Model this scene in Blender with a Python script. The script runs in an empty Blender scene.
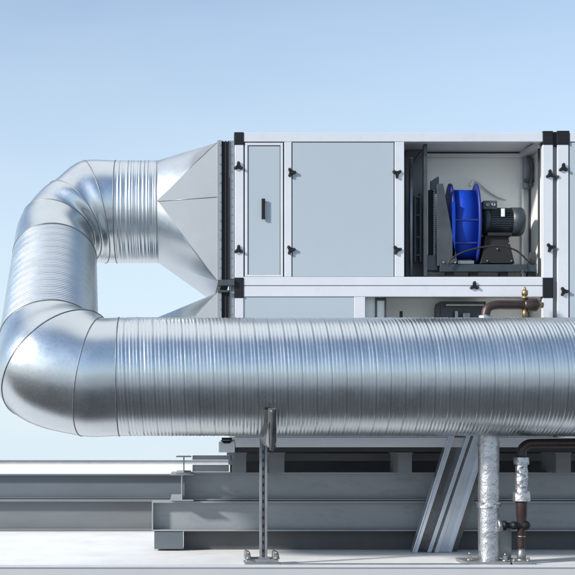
import bpy, bmesh, math, random
from mathutils import Vector, Matrix
random.seed(7)
PI = math.pi
sc = bpy.context.scene
col = sc.collection
H = 0.961            # eye height above the roof
F = 1050.0; XC = 186.35; YH = 451.3

def P(px, py, Y):
    return Vector(((px - XC) * Y / F, Y, H + (YH - py) * Y / F))

# ------------------------------------------------------------------ materials
def nodes(name):
    m = bpy.data.materials.new(name); m.use_nodes = True
    nt = m.node_tree; b = nt.nodes['Principled BSDF']
    return m, nt, b

def mat(name, c, rough=.5, metal=0., var=.08, scale=6., stretch=(1, 1, 1), rvar=.08, bump=0., bscale=60., spec=.5,
        dirt=None, dscale=3., damt=.4, coat=0.):
    m, nt, b = nodes(name); N = nt.nodes; L = nt.links
    tc = N.new('ShaderNodeTexCoord'); mp = N.new('ShaderNodeMapping'); mp.inputs['Scale'].default_value = stretch
    L.new(tc.outputs['Object'], mp.inputs[0])
    n = N.new('ShaderNodeTexNoise'); n.inputs['Scale'].default_value = scale; n.inputs['Detail'].default_value = 8
    n.inputs['Roughness'].default_value = .6
    L.new(mp.outputs[0], n.inputs['Vector'])
    mx = N.new('ShaderNodeMix'); mx.data_type = 'RGBA'
    lo = [max(0, v * (1 - var)) for v in c] + [1]; hi = [min(1, v * (1 + var)) for v in c] + [1]
    mr = N.new('ShaderNodeMapRange'); mr.inputs[1].default_value = .3; mr.inputs[2].default_value = .7
    L.new(n.outputs['Fac'], mr.inputs[0]); L.new(mr.outputs[0], mx.inputs[0])
    mx.inputs[6].default_value = lo; mx.inputs[7].default_value = hi
    out = mx.outputs[2]
    if dirt:
        n2 = N.new('ShaderNodeTexNoise'); n2.inputs['Scale'].default_value = dscale; n2.inputs['Detail'].default_value = 10
        n2.inputs['Roughness'].default_value = .7
        L.new(mp.outputs[0], n2.inputs['Vector'])
        r2 = N.new('ShaderNodeMapRange'); r2.inputs[1].default_value = .52; r2.inputs[2].default_value = .78
        r2.inputs[4].default_value = damt
        L.new(n2.outputs['Fac'], r2.inputs[0])
        m2 = N.new('ShaderNodeMix'); m2.data_type = 'RGBA'
        L.new(r2.outputs[0], m2.inputs[0]); L.new(out, m2.inputs[6]); m2.inputs[7].default_value = (*dirt, 1)
        out = m2.outputs[2]
    L.new(out, b.inputs['Base Color'])
    b.inputs['Metallic'].default_value = metal
    b.inputs['Specular IOR Level'].default_value = spec
    b.inputs['Coat Weight'].default_value = coat
    rr = N.new('ShaderNodeMapRange'); rr.inputs[1].default_value = .3; rr.inputs[2].default_value = .7
    rr.inputs[3].default_value = max(.02, rough - rvar); rr.inputs[4].default_value = min(1, rough + rvar)
    L.new(n.outputs['Fac'], rr.inputs[0]); L.new(rr.outputs[0], b.inputs['Roughness'])
    if bump:
        n3 = N.new('ShaderNodeTexNoise'); n3.inputs['Scale'].default_value = bscale; n3.inputs['Detail'].default_value = 4
        L.new(mp.outputs[0], n3.inputs['Vector'])
        bp = N.new('ShaderNodeBump'); bp.inputs['Strength'].default_value = bump; bp.inputs['Distance'].default_value = .01
        L.new(n3.outputs['Fac'], bp.inputs['Height']); L.new(bp.outputs[0], b.inputs['Normal'])
    return m

def galv(name, c=(.62, .64, .66), rough=.26, dent=.12, spang=.05, streak=None, dscale=2.2):
    """galvanised sheet: spangle in roughness and tone, soft oil-canning dents"""
    m, nt, b = nodes(name); N = nt.nodes; L = nt.links
    tc = N.new('ShaderNodeTexCoord'); mp = N.new('ShaderNodeMapping')
    L.new(tc.outputs['Object'], mp.inputs[0])
    v = N.new('ShaderNodeTexVoronoi'); v.inputs['Scale'].default_value = 55
    L.new(mp.outputs[0], v.inputs['Vector'])
    n = N.new('ShaderNodeTexNoise'); n.inputs['Scale'].default_value = 5; n.inputs['Detail'].default_value = 7
    L.new(mp.outputs[0], n.inputs['Vector'])
    sep = N.new('ShaderNodeSeparateColor'); L.new(v.outputs['Color'], sep.inputs[0])
    ad = N.new('ShaderNodeMath'); ad.operation = 'MULTIPLY_ADD'; ad.inputs[1].default_value = .16
    L.new(sep.outputs[0], ad.inputs[0]); L.new(n.outputs['Fac'], ad.inputs[2])
    mr = N.new('ShaderNodeMapRange'); mr.inputs[1].default_value = .25; mr.inputs[2].default_value = .95
    L.new(ad.outputs[0], mr.inputs[0])
    mx = N.new('ShaderNodeMix'); mx.data_type = 'RGBA'; L.new(mr.outputs[0], mx.inputs[0])
    mx.inputs[6].default_value = [x * .92 for x in c] + [1]; mx.inputs[7].default_value = [min(1, x * 1.05) for x in c] + [1]
    L.new(mx.outputs[2], b.inputs['Base Color'])
    rr = N.new('ShaderNodeMapRange'); rr.inputs[1].default_value = .35; rr.inputs[2].default_value = .95
    rr.inputs[3].default_value = rough - spang; rr.inputs[4].default_value = rough + spang
    L.new(ad.outputs[0], rr.inputs[0]); L.new(rr.outputs[0], b.inputs['Roughness'])
    b.inputs['Metallic'].default_value = 1
    n2 = N.new('ShaderNodeTexNoise'); n2.inputs['Scale'].default_value = dscale; n2.inputs['Detail'].default_value = 2
    if streak:
        mp2 = N.new('ShaderNodeMapping'); mp2.inputs['Scale'].default_value = streak
        L.new(tc.outputs['Object'], mp2.inputs[0]); L.new(mp2.outputs[0], n2.inputs['Vector'])
    else: L.new(mp.outputs[0], n2.inputs['Vector'])
    bp = N.new('ShaderNodeBump'); bp.inputs['Strength'].default_value = dent; bp.inputs['Distance'].default_value = .05
    L.new(n2.outputs['Fac'], bp.inputs['Height']); L.new(bp.outputs[0], b.inputs['Normal'])
    return m

M = {}
M['galv'] = galv('galvanised_sheet', c=(.59, .63, .65), rough=.29, dent=.07)
M['rib'] = galv('spiral_sheet', c=(.61, .655, .675), rough=.31, dent=.06, streak=(6, .8, .8))
M['rib_leg'] = galv('spiral_sheet_leg', c=(.62, .66, .68), rough=.36, dent=.05)
M['groove'] = galv('lock_groove', c=(.40, .41, .43), rough=.36, dent=.05)
M['strip_zinc'] = mat('zinc_strip', (.28, .30, .32), .45, .3, .06, 6)
M['seam'] = mat('seam_metal', (.30, .31, .33), .45, 1., .12)
M['joint'] = mat('sealed_joint', (.20, .205, .215), .5, .7, .2, 12)
M['trans'] = galv('transition_sheet', c=(.56, .60, .63), rough=.36, dent=.03)
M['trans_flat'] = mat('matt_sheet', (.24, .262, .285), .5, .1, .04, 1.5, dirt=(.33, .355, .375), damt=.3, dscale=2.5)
M['panel'] = mat('grey_panel', (.385, .438, .478), .38, 0, .02, 1.2, rvar=.05, bump=.01, bscale=2, dirt=(.36, .40, .43), damt=.22, dscale=1.4, stretch=(1, 1, .35))
M['frame'] = mat('anodised_frame', (.67, .675, .70), .35, .25, .03, 3, rvar=.06, dirt=(.5, .51, .52), damt=.3, dscale=9)
M['black'] = mat('black_plastic', (.010, .011, .013), .5, 0, .2, 20, spec=.3)
M['gasket'] = mat('black_gasket', (.03, .032, .035), .7, 0, .2, 20)
M['flex'] = mat('black_flexible', (.012, .012, .013), .8, 0, .2, 20)
M['inner'] = mat('inner_sheet', (.84, .84, .80), .45, 0, .03, 2, dirt=(.55, .55, .53), damt=.35, dscale=4)
M['inner_dark'] = mat('inner_dark_steel', (.12, .13, .14), .5, .4, .15, 5)  # dark steel of the partition and filter backing
M['steel_dk'] = mat('dark_steel', (.075, .082, .09), .45, .5, .2, 8)
M['blue'] = mat('blue_paint', (.0015, .038, .36), .5, 0, .10, 6, spec=.3, dirt=(.004, .03, .22), damt=.5, coat=.0)
M['blue_dk'] = mat('blue_flange', (.008, .025, .20), .45, 0, .1, 6)
M['motor'] = mat('motor_paint', (.035, .048, .058), .45, .2, .1, 12)
M['beam'] = mat('painted_beam', (.265, .283, .30), .5, 0, .10, 2.2, stretch=(.6, 1, 2), rvar=.08, dirt=(.10, .105, .11), damt=.5, dscale=5, bump=.04, bscale=25)
M['beam_l'] = mat('weathered_beam', (.16, .175, .185), .55, 0, .12, 2.0, stretch=(.5, 1, 2), rvar=.08, dirt=(.14, .145, .15), damt=.5, dscale=4, bump=.04, bscale=25)
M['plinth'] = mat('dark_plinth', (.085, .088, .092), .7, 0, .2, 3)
M['roof'] = mat('white_membrane', (.745, .74, .73), .6, 0, .05, 1.3, rvar=.06, dirt=(.50, .485, .46), damt=.5, dscale=2.2, bump=.05, bscale=7)
M['fascia'] = mat('fascia_metal', (.50, .50, .50), .5, 0, .03, 2)
M['coping'] = mat('grey_coping', (.15, .16, .17), .5, 0, .08, 2)
M['ground'] = mat('gravel_ground', (.26, .28, .30), .9, 0, .2, .4)
M['reflection_dark'] = mat('reflection_dark', (.05, .052, .055), .9, 0, .2, 1.2)
M['beam_dk'] = mat('dark_painted_beam', (.105, .125, .145), .5, 0, .08, 2.2, stretch=(.6, 1, 2), bump=.03, bscale=25, dirt=(.07, .075, .08), damt=.4)
M['post'] = mat('zinc_post', (.29, .295, .30), .48, .6, .15, 10, dirt=(.2, .19, .18), damt=.5, dscale=14)
M['bolt'] = mat('zinc_bolt', (.36, .36, .34), .35, .9, .15, 30)
M['copper'] = mat('brown_pipe', (.040, .026, .024), .38, .3, .25, 8, dirt=(.10, .055, .042), damt=.6, dscale=10, rvar=.12)
M['brass'] = mat('brass', (.30, .23, .12), .45, .9, .15, 30)
M['foil'] = None
M['cable'] = mat('black_cable', (.02, .02, .02), .5)
M['tag'] = mat('white_tag', (.75, .75, .72), .6)
M['rust'] = mat('rusty_brown', (.16, .11, .09), .7, .1, .3, 12)
M['marks'] = mat('stain', (.09, .09, .09), .7, 0, .3, 30)

def foil():
    m, nt, b = nodes('crinkled_foil'); N = nt.nodes; L = nt.links
    tc = N.new('ShaderNodeTexCoord')
    v = N.new('ShaderNodeTexVoronoi'); v.feature = 'F1'; v.inputs['Scale'].default_value = 95
    mp = N.new('ShaderNodeMapping'); mp.inputs['Scale'].default_value = (1, 1, .55)
    n = N.new('ShaderNodeTexNoise'); n.inputs['Scale'].default_value = 70; n.inputs['Detail'].default_value = 6
    L.new(tc.outputs['Object'], mp.inputs[0]); L.new(mp.outputs[0], v.inputs['Vector']); L.new(mp.outputs[0], n.inputs['Vector'])
    ad = N.new('ShaderNodeMath'); ad.operation = 'ADD'; L.new(v.outputs['Distance'], ad.inputs[0]); L.new(n.outputs['Fac'], ad.inputs[1])
    bp = N.new('ShaderNodeBump'); bp.inputs['Strength'].default_value = .22; bp.inputs['Distance'].default_value = .008
    L.new(ad.outputs[0], bp.inputs['Height']); L.new(bp.outputs[0], b.inputs['Normal'])
    b.inputs['Base Color'].default_value = (.52, .52, .54, 1); b.inputs['Metallic'].default_value = .95
    b.inputs['Roughness'].default_value = .36
    return m
M['foil'] = foil()

# ------------------------------------------------------------------ mesh helpers
class MB:
    def __init__(s): s.bm = bmesh.new()
    def box(s, a, b):
        x0, x1 = sorted((a[0], b[0])); y0, y1 = sorted((a[1], b[1])); z0, z1 = sorted((a[2], b[2]))
        v = [s.bm.verts.new(p) for p in ((x0,y0,z0),(x1,y0,z0),(x1,y1,z0),(x0,y1,z0),(x0,y0,z1),(x1,y0,z1),(x1,y1,z1),(x0,y1,z1))]
        for f in ((0,3,2,1),(4,5,6,7),(0,1,5,4),(1,2,6,5),(2,3,7,6),(3,0,4,7)): s.bm.faces.new([v[i] for i in f])
        return s
    def fb(s, x0, x1, y0, y1, Y, d):      # a box whose front face fills the given picture rectangle at distance Y
        return s.box(P(x0, y0, Y), P(x1, y1, Y) + Vector((0, d, 0)))
    def cyl(s, a, b, r, r2=None, n=24, cap=True, smooth=True):
        a = Vector(a); b = Vector(b); r2 = r if r2 is None else r2
        d = (b - a).normalized(); u = d.orthogonal().normalized(); w = d.cross(u)
        A = []; B = []
        for i in range(n):
            t = 2*PI*i/n; o = u*math.cos(t) + w*math.sin(t)
            A.append(s.bm.verts.new(a + o*r)); B.append(s.bm.verts.new(b + o*r2))
        for i in range(n):
            f = s.bm.faces.new((A[i], A[(i+1)%n], B[(i+1)%n], B[i])); f.smooth = smooth
        if cap: s.bm.faces.new(A[::-1]); s.bm.faces.new(B)
        return s
    def lathe(s, a, axis, prof, n=40, cap=True):     # prof: (distance along axis, radius)
        a = Vector(a); d = Vector(axis).normalized(); u = d.orthogonal().normalized(); w = d.cross(u)
        rows = [[s.bm.verts.new(a + d*t + (u*math.cos(2*PI*i/n) + w*math.sin(2*PI*i/n))*r) for i in range(n)] for t, r in prof]
        for A, B in zip(rows, rows[1:]):
            for i in range(n):
                f = s.bm.faces.new((A[i], A[(i+1)%n], B[(i+1)%n], B[i])); f.smooth = True
        if cap: s.bm.faces.new(rows[0][::-1]); s.bm.faces.new(rows[-1])
        return s
    def tube(s, pts, r, n=16, sub=8, smooth_path=True):
        pts = [Vector(p) for p in pts]
        if smooth_path and len(pts) > 2:
            q = []
            ex = [pts[0]*2-pts[1]] + pts + [pts[-1]*2-pts[-2]]
            for i in range(1, len(ex)-2):
                p0, p1, p2, p3 = ex[i-1:i+3]
                for k in range(sub):
                    t = k/sub
                    q.append(.5*((2*p1)+(p2-p0)*t+(2*p0-5*p1+4*p2-p3)*t*t+(3*p1-p0-3*p2+p3)*t**3))
            q.append(pts[-1]); pts = q
        rings = []; up = None
        for i, p in enumerate(pts):
            d = (pts[min(i+1, len(pts)-1)] - pts[max(i-1, 0)]).normalized()
            up = d.orthogonal().normalized() if up is None else (up - d*up.dot(d)).normalized()
            w = d.cross(up); rr = r[min(i, len(r)-1)] if isinstance(r, list) else r
            rings.append([s.bm.verts.new(p + (up*math.cos(2*PI*k/n) + w*math.sin(2*PI*k/n))*rr) for k in range(n)])
        for A, B in zip(rings, rings[1:]):
            for k in range(n):
                f = s.bm.faces.new((A[k], A[(k+1)%n], B[(k+1)%n], B[k])); f.smooth = True
        s.bm.faces.new(rings[0][::-1]); s.bm.faces.new(rings[-1])
        return s
    def prism(s, poly, v):                # polygon (list of points) extruded by vector v
        v = Vector(v); A = [s.bm.verts.new(p) for p in poly]; B = [s.bm.verts.new(Vector(p) + v) for p in poly]
        n = len(A); s.bm.faces.new(A); s.bm.faces.new(B[::-1])
        for i in range(n): s.bm.faces.new((A[i], B[i], B[(i+1)%n], A[(i+1)%n]))
        return s
    def build(s, name, m, parent=None, bevel=0., xf=None):
        if xf is not None: s.bm.transform(xf)
        bmesh.ops.recalc_face_normals(s.bm, faces=s.bm.faces)
        me = bpy.data.meshes.new(name); s.bm.to_mesh(me); s.bm.free()
        o = bpy.data.objects.new(name, me); col.objects.link(o)
        me.materials.append(M[m] if isinstance(m, str) else m)
        if parent is not None: o.parent = parent; o.matrix_parent_inverse = parent.matrix_world.inverted()
        if bevel:
            b = o.modifiers.new('bevel', 'BEVEL'); b.width = bevel; b.segments = 2; b.limit_method = 'ANGLE'; b.angle_limit = .8
        return o

def split(mb, name, m, parent, bevel=0.):
    """every loose piece becomes a part of its own"""
    bm = mb.bm; bm.verts.ensure_lookup_table(); seen = set(); outs = []
    bm.verts.index_update()
    for v in list(bm.verts):
        if v.index in seen: continue
        st = [v]; isl = []; seen.add(v.index)
        while st:
            a = st.pop(); isl.append(a)
            for e in a.link_edges:
                b = e.other_vert(a)
                if b.index not in seen: seen.add(b.index); st.append(b)
        k = MB(); mp = {a: k.bm.verts.new(a.co) for a in isl}
        fs = set(f for a in isl for f in a.link_faces)
        for f in fs:
            g = k.bm.faces.new([mp[q] for q in f.verts]); g.smooth = f.smooth
        outs.append(k.build(name, m, parent, bevel))
    bm.free(); return outs

def tag(o, label=None, cat=None, group=None, kind=None):
    if label: o['label'] = label
    if cat: o['category'] = cat
    if group: o['group'] = group
    if kind: o['kind'] = kind
    return o
def empty(name, loc, label, cat, group=None):
    o = bpy.data.objects.new(name, None); col.objects.link(o); o.location = loc; o.empty_display_size = .2
    o.matrix_world = Matrix.Translation(Vector(loc))
    return tag(o, label, cat, group)

# ------------------------------------------------------------------ setting
r = MB().box((-70, 8.80, -.35), (70, 64, 0)).build('roof', 'roof'); tag(r, kind='structure')
f = MB().box((-70, 8.774, -4.5), (70, 8.798, -.012)).build('fascia', 'fascia', r)
MB().box((-70, 8.765, -.0115), (70, 8.797, .012)).build('edge_cap', 'frame', r, .003)
g = MB(); g.box((-600, -600, -4.7), (600, 600, -4.5)); tag(g.build('ground', 'ground'), kind='structure')
refl = MB().box((-300, -6, -4.5), (300, 8.76, -4.49)).build('reflection_strip', 'reflection_dark'); tag(refl, kind='structure')  # unseen dark strip, added so the lower duct reflects something dark
w = MB().box((-69, 60, 0), (69, 60.4, .328)).build('parapet_wall', 'roof')
tag(w, 'low white parapet far across the roof under a thin grey coping', 'parapet')
MB().box((-69, 59.9, .33), (69, 60.5, .455)).build('coping', 'coping', w)

# ------------------------------------------------------------------ the big duct
V = [(-0.800, 8.898, 0.630), (-1.099, 9.001, 0.742), (-1.207, 9.228, 0.992), (-1.253, 10.004, 1.844),
     (-1.255, 10.288, 2.157), (-1.125, 10.391, 2.270), (-0.919, 10.501, 2.391)]
V = [Vector((a, b, c + H)) for a, b, c in V]
VF = V[0].copy(); VF.x = 6.2
VR = V[6].copy(); VR.x = -.28
X_ = Vector((-1, 0, 0)); E_ = Vector((1, 0, 0))
al, be = .833, -.039
D_ = Vector((math.sin(be), math.cos(al)*math.cos(be), math.sin(al)*math.cos(be)))
dirs = [X_, X_.slerp(D_, .307) if hasattr(X_, 'slerp') else X_, None, D_]
dirs = [X_, X_.slerp(D_, .307), X_.slerp(D_, .823), D_, D_.slerp(E_, .02), D_.slerp(E_, .462), D_.slerp(E_, .583), E_]
rad = [.5, .527, .431, .397, .362, .43, .5]
NT = 128
def ring(v, a, b, R, off=0.):
    n = a.cross(b).normalized(); bis = (a + b).normalized(); m = n.cross(bis)
    c = math.sqrt((1 + a.dot(b)) / 2)
    return n, m, bis, R, R / c
def frame_at(i):
    n, m, bis, A, B = ring(V[i], dirs[i], dirs[i+1], rad[i])
    return V[i], n, m, bis, A, B
# a common reference so that consecutive rings are not twisted: n is (nearly) constant within an elbow
frames = [frame_at(i) for i in range(7)]
fr = list(frames)
nF = frames[0][1]
for i in range(7):
    v, n, m, bis, A, B = fr[i]
    # upper elbow turns the other way: n flips there, use the same handedness everywhere
    if n.dot(nF) < 0: n, m = -n, -m
    fr[i] = (v, n, m, bis, A, B)
def ring_pts(f, k=1.0, shift=0.0, nt=NT):
    v, n, m, bis, A, B = f
    return [v + bis*shift + n*(A*k)*math.cos(2*PI*t/nt) + m*(B*k)*math.sin(2*PI*t/nt) for t in range(nt)]
def loft(mb, rows, smooth=True):
    R = [[mb.bm.verts.new(p) for p in row] for row in rows]
    n = len(rows[0])
    for A, B in zip(R, R[1:]):
        for i in range(n):
            f = mb.bm.faces.new((A[i], A[(i+1)%n], B[(i+1)%n], B[i])); f.smooth = smooth
def lerp_rows(a, b, k):
    return [[p.lerp(q, j/k) for p, q in zip(a, b)] for j in range(k+1)]

duct = empty('ventilation_duct', (1.2, 8.9, 0), 'long silvery round duct across the front that bends up and back to the grey cabinet', 'duct')
def seam_ring(f, parent, r=.005, k=1.002, w=.0055):
    mb = MB(); v, n, m, bis, A, B = f
    pts = ring_pts(f, k, 0, 96)
    prof = [(-w, -.004), (-w*.7, r*.7), (0, r), (w*.7, r*.7), (w, -.004)]
    rows = []
    for s_, h in prof:
        rows.append([v + (p - v)*(1 + h/A) + bis*s_ for p in pts])
    loft(mb, rows)
    return mb.build('seam_band', 'joint', parent)
# elbow gores
straightF = (V[0].copy(), fr[0][1], fr[0][2], X_, .5, .5)
XF = (119.5 - XC) / 118.0
def sq(f, d):
    n = (f[1] - d*f[1].dot(d)).normalized(); m = (f[2] - d*f[2].dot(d)); m = (m - n*m.dot(n)).normalized(); return n, m
sF = (Vector((XF, V[0].y, V[0].z)), *sq(fr[0], X_), X_, .5, .5)
sR0 = (Vector((-.70, V[6].y, V[6].z)), *sq(fr[6], E_), E_, .5, .5)
def gore(fa, fb, name, parent, m='galv', k=1.0):
    mb = MB(); a = ring_pts(fa, k, 0); b = ring_pts(fb, k, 0)
    da = fa[3] if fa[3].dot(fb[0] - fa[0]) > 0 else -fa[3]; db = fb[3] if fb[3].dot(fb[0] - fa[0]) > 0 else -fb[3]
    rows = []
    for j in range(9):
        t = j/8; row = []
        for p, q in zip(a, b):
            L_ = (q - p).length
            h = p*(2*t**3 - 3*t*t + 1) + da*L_*(t**3 - 2*t*t + t) + q*(3*t*t - 2*t**3) + db*L_*(t**3 - t*t)
            row.append(p.lerp(q, t).lerp(h, .95))
        rows.append(row)
    loft(mb, rows)
    return mb.build(name, m, parent)
def hinge(i): return fr[i]
elbow = gore(sF, fr[0], 'collar', duct)
def fix(fa, fb): return fa, fb
g1 = gore(fr[0], fr[1], 'elbow_segment', duct)
g2 = gore(fr[1], fr[2], 'elbow_segment', duct)
g3 = gore(fr[3], fr[4], 'elbow_segment', duct)
g4 = gore(fr[4], fr[5], 'elbow_segment', duct)
g5 = gore(fr[5], fr[6], 'elbow_segment', duct)
c2 = gore(fr[6], sR0, 'collar', duct)
for i, par in ((0, elbow), (1, g1), (2, g2), (3, g3), (4, g4), (5, g5), (6, c2)):
    seam_ring(fr[i], par, .0045)
seam_ring(sF, elbow, .005); seam_ring(sR0, c2, .005)

def spiral(mb, a, b, n, m, ra, rb, pitch, amp, seed=1, spp=18, nt=120, jitter=.12, phase0=0):
    """helically ribbed sheet from a to b. n, m span the section, ra, rb the end radii"""
    rnd = random.Random(seed)
    ax = (b - a); Ltot = ax.length; d = ax / Ltot
    turns = int(Ltot / pitch)
    per = [(rnd.uniform(1-jitter, 1+jitter), rnd.uniform(-.0011, .0011), rnd.uniform(-.0009, .0009)) for _ in range(turns + 3)]
    def prof(u):
        k = int(u // pitch); t = u/pitch - k; g, o, s = per[max(0, min(k, turns+2))]
        lock = math.exp(-((t-.5)/.055)**2) * 1.0 - .55*math.exp(-((t-.60)/.035)**2)
        cor = .62*math.sin(2*PI*(t*4 + .1))
        return amp*g*(lock + cor*(1 if abs(t-.5) > .12 else .3)) + s*(t-.5)*2
    nrow = int(Ltot/pitch*spp) + 1
    grid = []
    for j in range(nt + 1):
        th = 2*PI*j/nt - PI/2 + phase0
        line = []
        c, s_ = math.cos(th), math.sin(th)
        for i in range(nrow + spp + 1):                 # grid columns follow the helix, so every rib is continuous
            u = i*pitch/spp
            x = min(Ltot, max(0., u - pitch*(j/nt)))
            R = ra + (rb-ra)*x/Ltot + prof(u)
            line.append(mb.bm.verts.new(a + d*x + (n*c + m*s_)*R))
        grid.append(line)
    for j in range(nt):
        for i in range(nrow + spp):
            if (grid[j][i].co - grid[j][i+1].co).length < 1e-7 and (grid[j+1][i].co - grid[j+1][i+1].co).length < 1e-7: continue
            f = mb.bm.faces.new((grid[j][i], grid[j+1][i], grid[j+1][i+1], grid[j][i+1])); f.smooth = True
            if i % spp == 12: f.material_index = 1
# front run: section spanned by up and toward-camera; seam of the grid kept at the back
mb = MB(); spiral(mb, sF[0], VF, Vector((0, 0, 1)), Vector((0, 1, 0)), .4985, .4985,   .1185, .0027, 3, 20, 144)
fd = mb.build('spiral_duct', 'rib', duct); fd.data.materials.append(M['groove'])
# leg
a = fr[2][0]; b = fr[3][0]
dleg = (b - a).normalized(); nl = fr[3][1]; nl = (nl - dleg*nl.dot(dleg)).normalized(); ml = nl.cross(dleg)
mb = MB()
def leg_sheet(mb):
    A = ring_pts(fr[2], .997, 0, 128); B = ring_pts(fr[3], .997, 0, 128)
    L = (b - a).length; pitch = .098; K = int(L/pitch*18)
    rows = []
    for k in range(K + 1):
        row = []
        for t in range(128):
            p = A[t].lerp(B[t], k/K)
            x = (p - a).dot(dleg); c = a + dleg*x
            u = x + pitch*(t/128); q = u/pitch - math.floor(u/pitch)
            h = .0030*(math.exp(-((q-.5)/.07)**2) - .5*math.exp(-((q-.62)/.04)**2)) + .0016*math.sin(2*PI*q*4)
            row.append(p + (p - c).normalized()*h)
        rows.append(row)
    loft(mb, rows)
leg_sheet(mb); leg = mb.build('spiral_duct', 'rib_leg', duct)
# rear run: ribbed collar
mb = MB(); prof = []
xs = -.70; xe = -.278; rr = random.Random(5)
ribs = [.045, .075, .13, .16, .185, .225, .25, .29, .325, .345, .385, .405]
k = 0; t = 0
while t <= (xe - xs) + 1e-6:
    h = sum(.005*math.exp(-((t - q)/.006)**2) for q in ribs) + .0012*math.sin(t*160)
    prof.append((t, .498 + h)); t += .0028
mb.lathe((xs, V[6].y, V[6].z), (1, 0, 0), prof, 128, cap=False)
mb.build('ribbed_collar', 'rib_leg', duct)

def transition(parent, cx, cy, cz, x1, y0, y1, z0, z1, R=.5, name='transition', m='trans'):
    mb = MB(); n = 96
    q = [(1, 1), (-1, 1), (-1, -1), (1, -1)]      # (y,z) signs for the four corners
    rg = [mb.bm.verts.new((cx, cy + R*math.cos(2*PI*i/n), cz + R*math.sin(2*PI*i/n))) for i in range(n)]
    cs = [mb.bm.verts.new((x1, y1 if a > 0 else y0, z1 if b > 0 else z0)) for a, b in q]
    for k in range(4):
        for i in range(k*n//4, (k+1)*n//4):
            f = mb.bm.faces.new((cs[k], rg[i], rg[(i+1) % n])); f.smooth = True
        f = mb.bm.faces.new((cs[k], rg[((k+1)*n//4) % n], cs[(k+1) % 4])); f.smooth = False
    mb.bm.faces.ensure_lookup_table()
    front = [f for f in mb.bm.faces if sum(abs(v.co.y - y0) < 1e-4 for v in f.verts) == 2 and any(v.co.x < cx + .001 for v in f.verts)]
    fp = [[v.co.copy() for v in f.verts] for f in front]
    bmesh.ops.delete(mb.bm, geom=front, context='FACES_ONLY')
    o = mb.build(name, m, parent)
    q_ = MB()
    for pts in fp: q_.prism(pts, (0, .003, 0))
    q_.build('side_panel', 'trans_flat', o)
    return o
Yf = 9.8; Yb = 11.2
xfl = P(217.5, 0, Yf).x
def zz(py, Y=Yf): return P(0, py, Y).z
def xx(px, Y=Yf): return P(px, 0, Y).x
tr = transition(duct, -.278, V[6].y, V[6].z, xfl, Yf + .01, Yb - .01, zz(281), zz(142))
# folded lock seam along the middle and edge folds
mb = MB(); fp = Vector((-.278, V[6].y - .5, V[6].z))
mb.cyl(fp + Vector((.0, -.002, -.01)), Vector((xfl, Yf + .008, V[6].z - .015)), .003, n=8); mb.build('lock_seam', 'seam', tr)
for zc in (zz(142), zz(281)):
    mb = MB(); mb.cyl(Vector((-.268, V[6].y - .497, V[6].z + (.04 if zc > 3 else -.04))), Vector((xfl, Yf + .012, zc)), .004, n=8); mb.build('fold_seam', 'seam', tr)
def flange(parent, yt, yb, name='flange'):
    z1, z0 = zz(yt), zz(yb)
    fl = MB()
    for xa, xb, in ((217.2, 221.6),):
        A, B = xx(xa), xx(xb)
        fl.box((A, Yf - .012, z0), (B, Yf + .03, z1)); fl.box((A, Yb - .03, z0), (B, Yb + .01, z1))
        fl.box((A, Yf + .03, z1 - .03), (B, Yb - .03, z1 - .001)); fl.box((A, Yf + .03, z0 + .001), (B, Yb - .03, z0 + .03))
    o = fl.build(name, 'strip_zinc', parent, .002)
    bl = MB()
    z = z0 + .05
    while z < z1 - .03:
        bl.cyl((xx(220.4), Yf - .016, z), (xx(220.4), Yf - .011, z), .0065, n=10); z += .088
    split(bl, 'rivet', 'seam', o)
    return o
flange(duct, 140.5, 283)
def flex(parent, yt, yb):
    z1, z0 = zz(yt), zz(yb); A, B = xx(221.8), xx(229.4)
    mb = MB(); n = 5
    for k in range(n):
        x0 = A + (B - A)*k/n; x1 = A + (B - A)*(k + 1)/n; o = .006*(k % 2)
        mb.box((x0, Yf + .0 + o, z0 + .012 + o), (x1, Yb - o, z1 - .012 - o))
    return mb.build('flexible_connector', 'flex', parent)
flex(duct, 139.5, 283)
mb = MB(); mb.fb(217.5, 234.6, 279.6, 285.6, Yf - .03, .05); mb.build('flange_bar', 'steel_dk', duct, .003)

d2 = empty('duct_transition', (xx(190), 10.5, 0), 'second silvery square-to-round transition half hidden below the first behind the big duct', 'duct')
t2 = transition(d2, -.278, V[6].y, 1.80, xfl, Yf + .01, Yb - .01, 1.16, zz(292.5))
flange(d2, 291.5, 428); flex(d2, 289.5, 428)
MB().lathe((-.60, V[6].y, 1.80), (1, 0, 0), [(0, .48), (.01, .498), (.1, .498), (.11, .504), (.12, .498), (.32, .498)], 64).build('round_collar', 'rib_leg', d2)
mb = MB(); mb.fb(217.5, 229, 290, 292.2, Yf - .03, .05); mb.build('flange_bar', 'steel_dk', d2, .003)

# ------------------------------------------------------------------ cabinets
def knob(px, py, Y, parent, rot=0., s=1.0):
    """three-lobed clamp"""
    c = P(px, py, Y); mb = MB()
    mb.cyl(c + Vector((0, 0, 0)), c + Vector((0, -.018, 0)), .020*s, n=20)
    for k in range(3):
        t = PI/2 + rot + k*2*PI/3; d = Vector((math.cos(t), 0, math.sin(t))); w = Vector((-d.z, 0, d.x))
        p = c + d*.032*s
        poly = [c + w*.018*s, p + w*.013*s, p - w*.013*s, c - w*.018*s]
        mb.prism([q + Vector((0, -.001, 0)) for q in poly], (0, -.013, 0))
        mb.cyl(p, p + Vector((0, -.019, 0)), .0135*s, n=14)
    o = mb.build('clamp_knob', 'black', parent, .0015)
    sc_ = MB()
    for k in range(3):
        t = PI/2 + rot + k*2*PI/3; d = Vector((math.cos(t), 0, math.sin(t))); p = c + d*.032*s
        sc_.cyl(p + Vector((0, -.018, 0)), p + Vector((0, -.0225, 0)), .005*s, n=10)
    split(sc_, 'screw', 'steel_dk', o)
    return o

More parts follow.
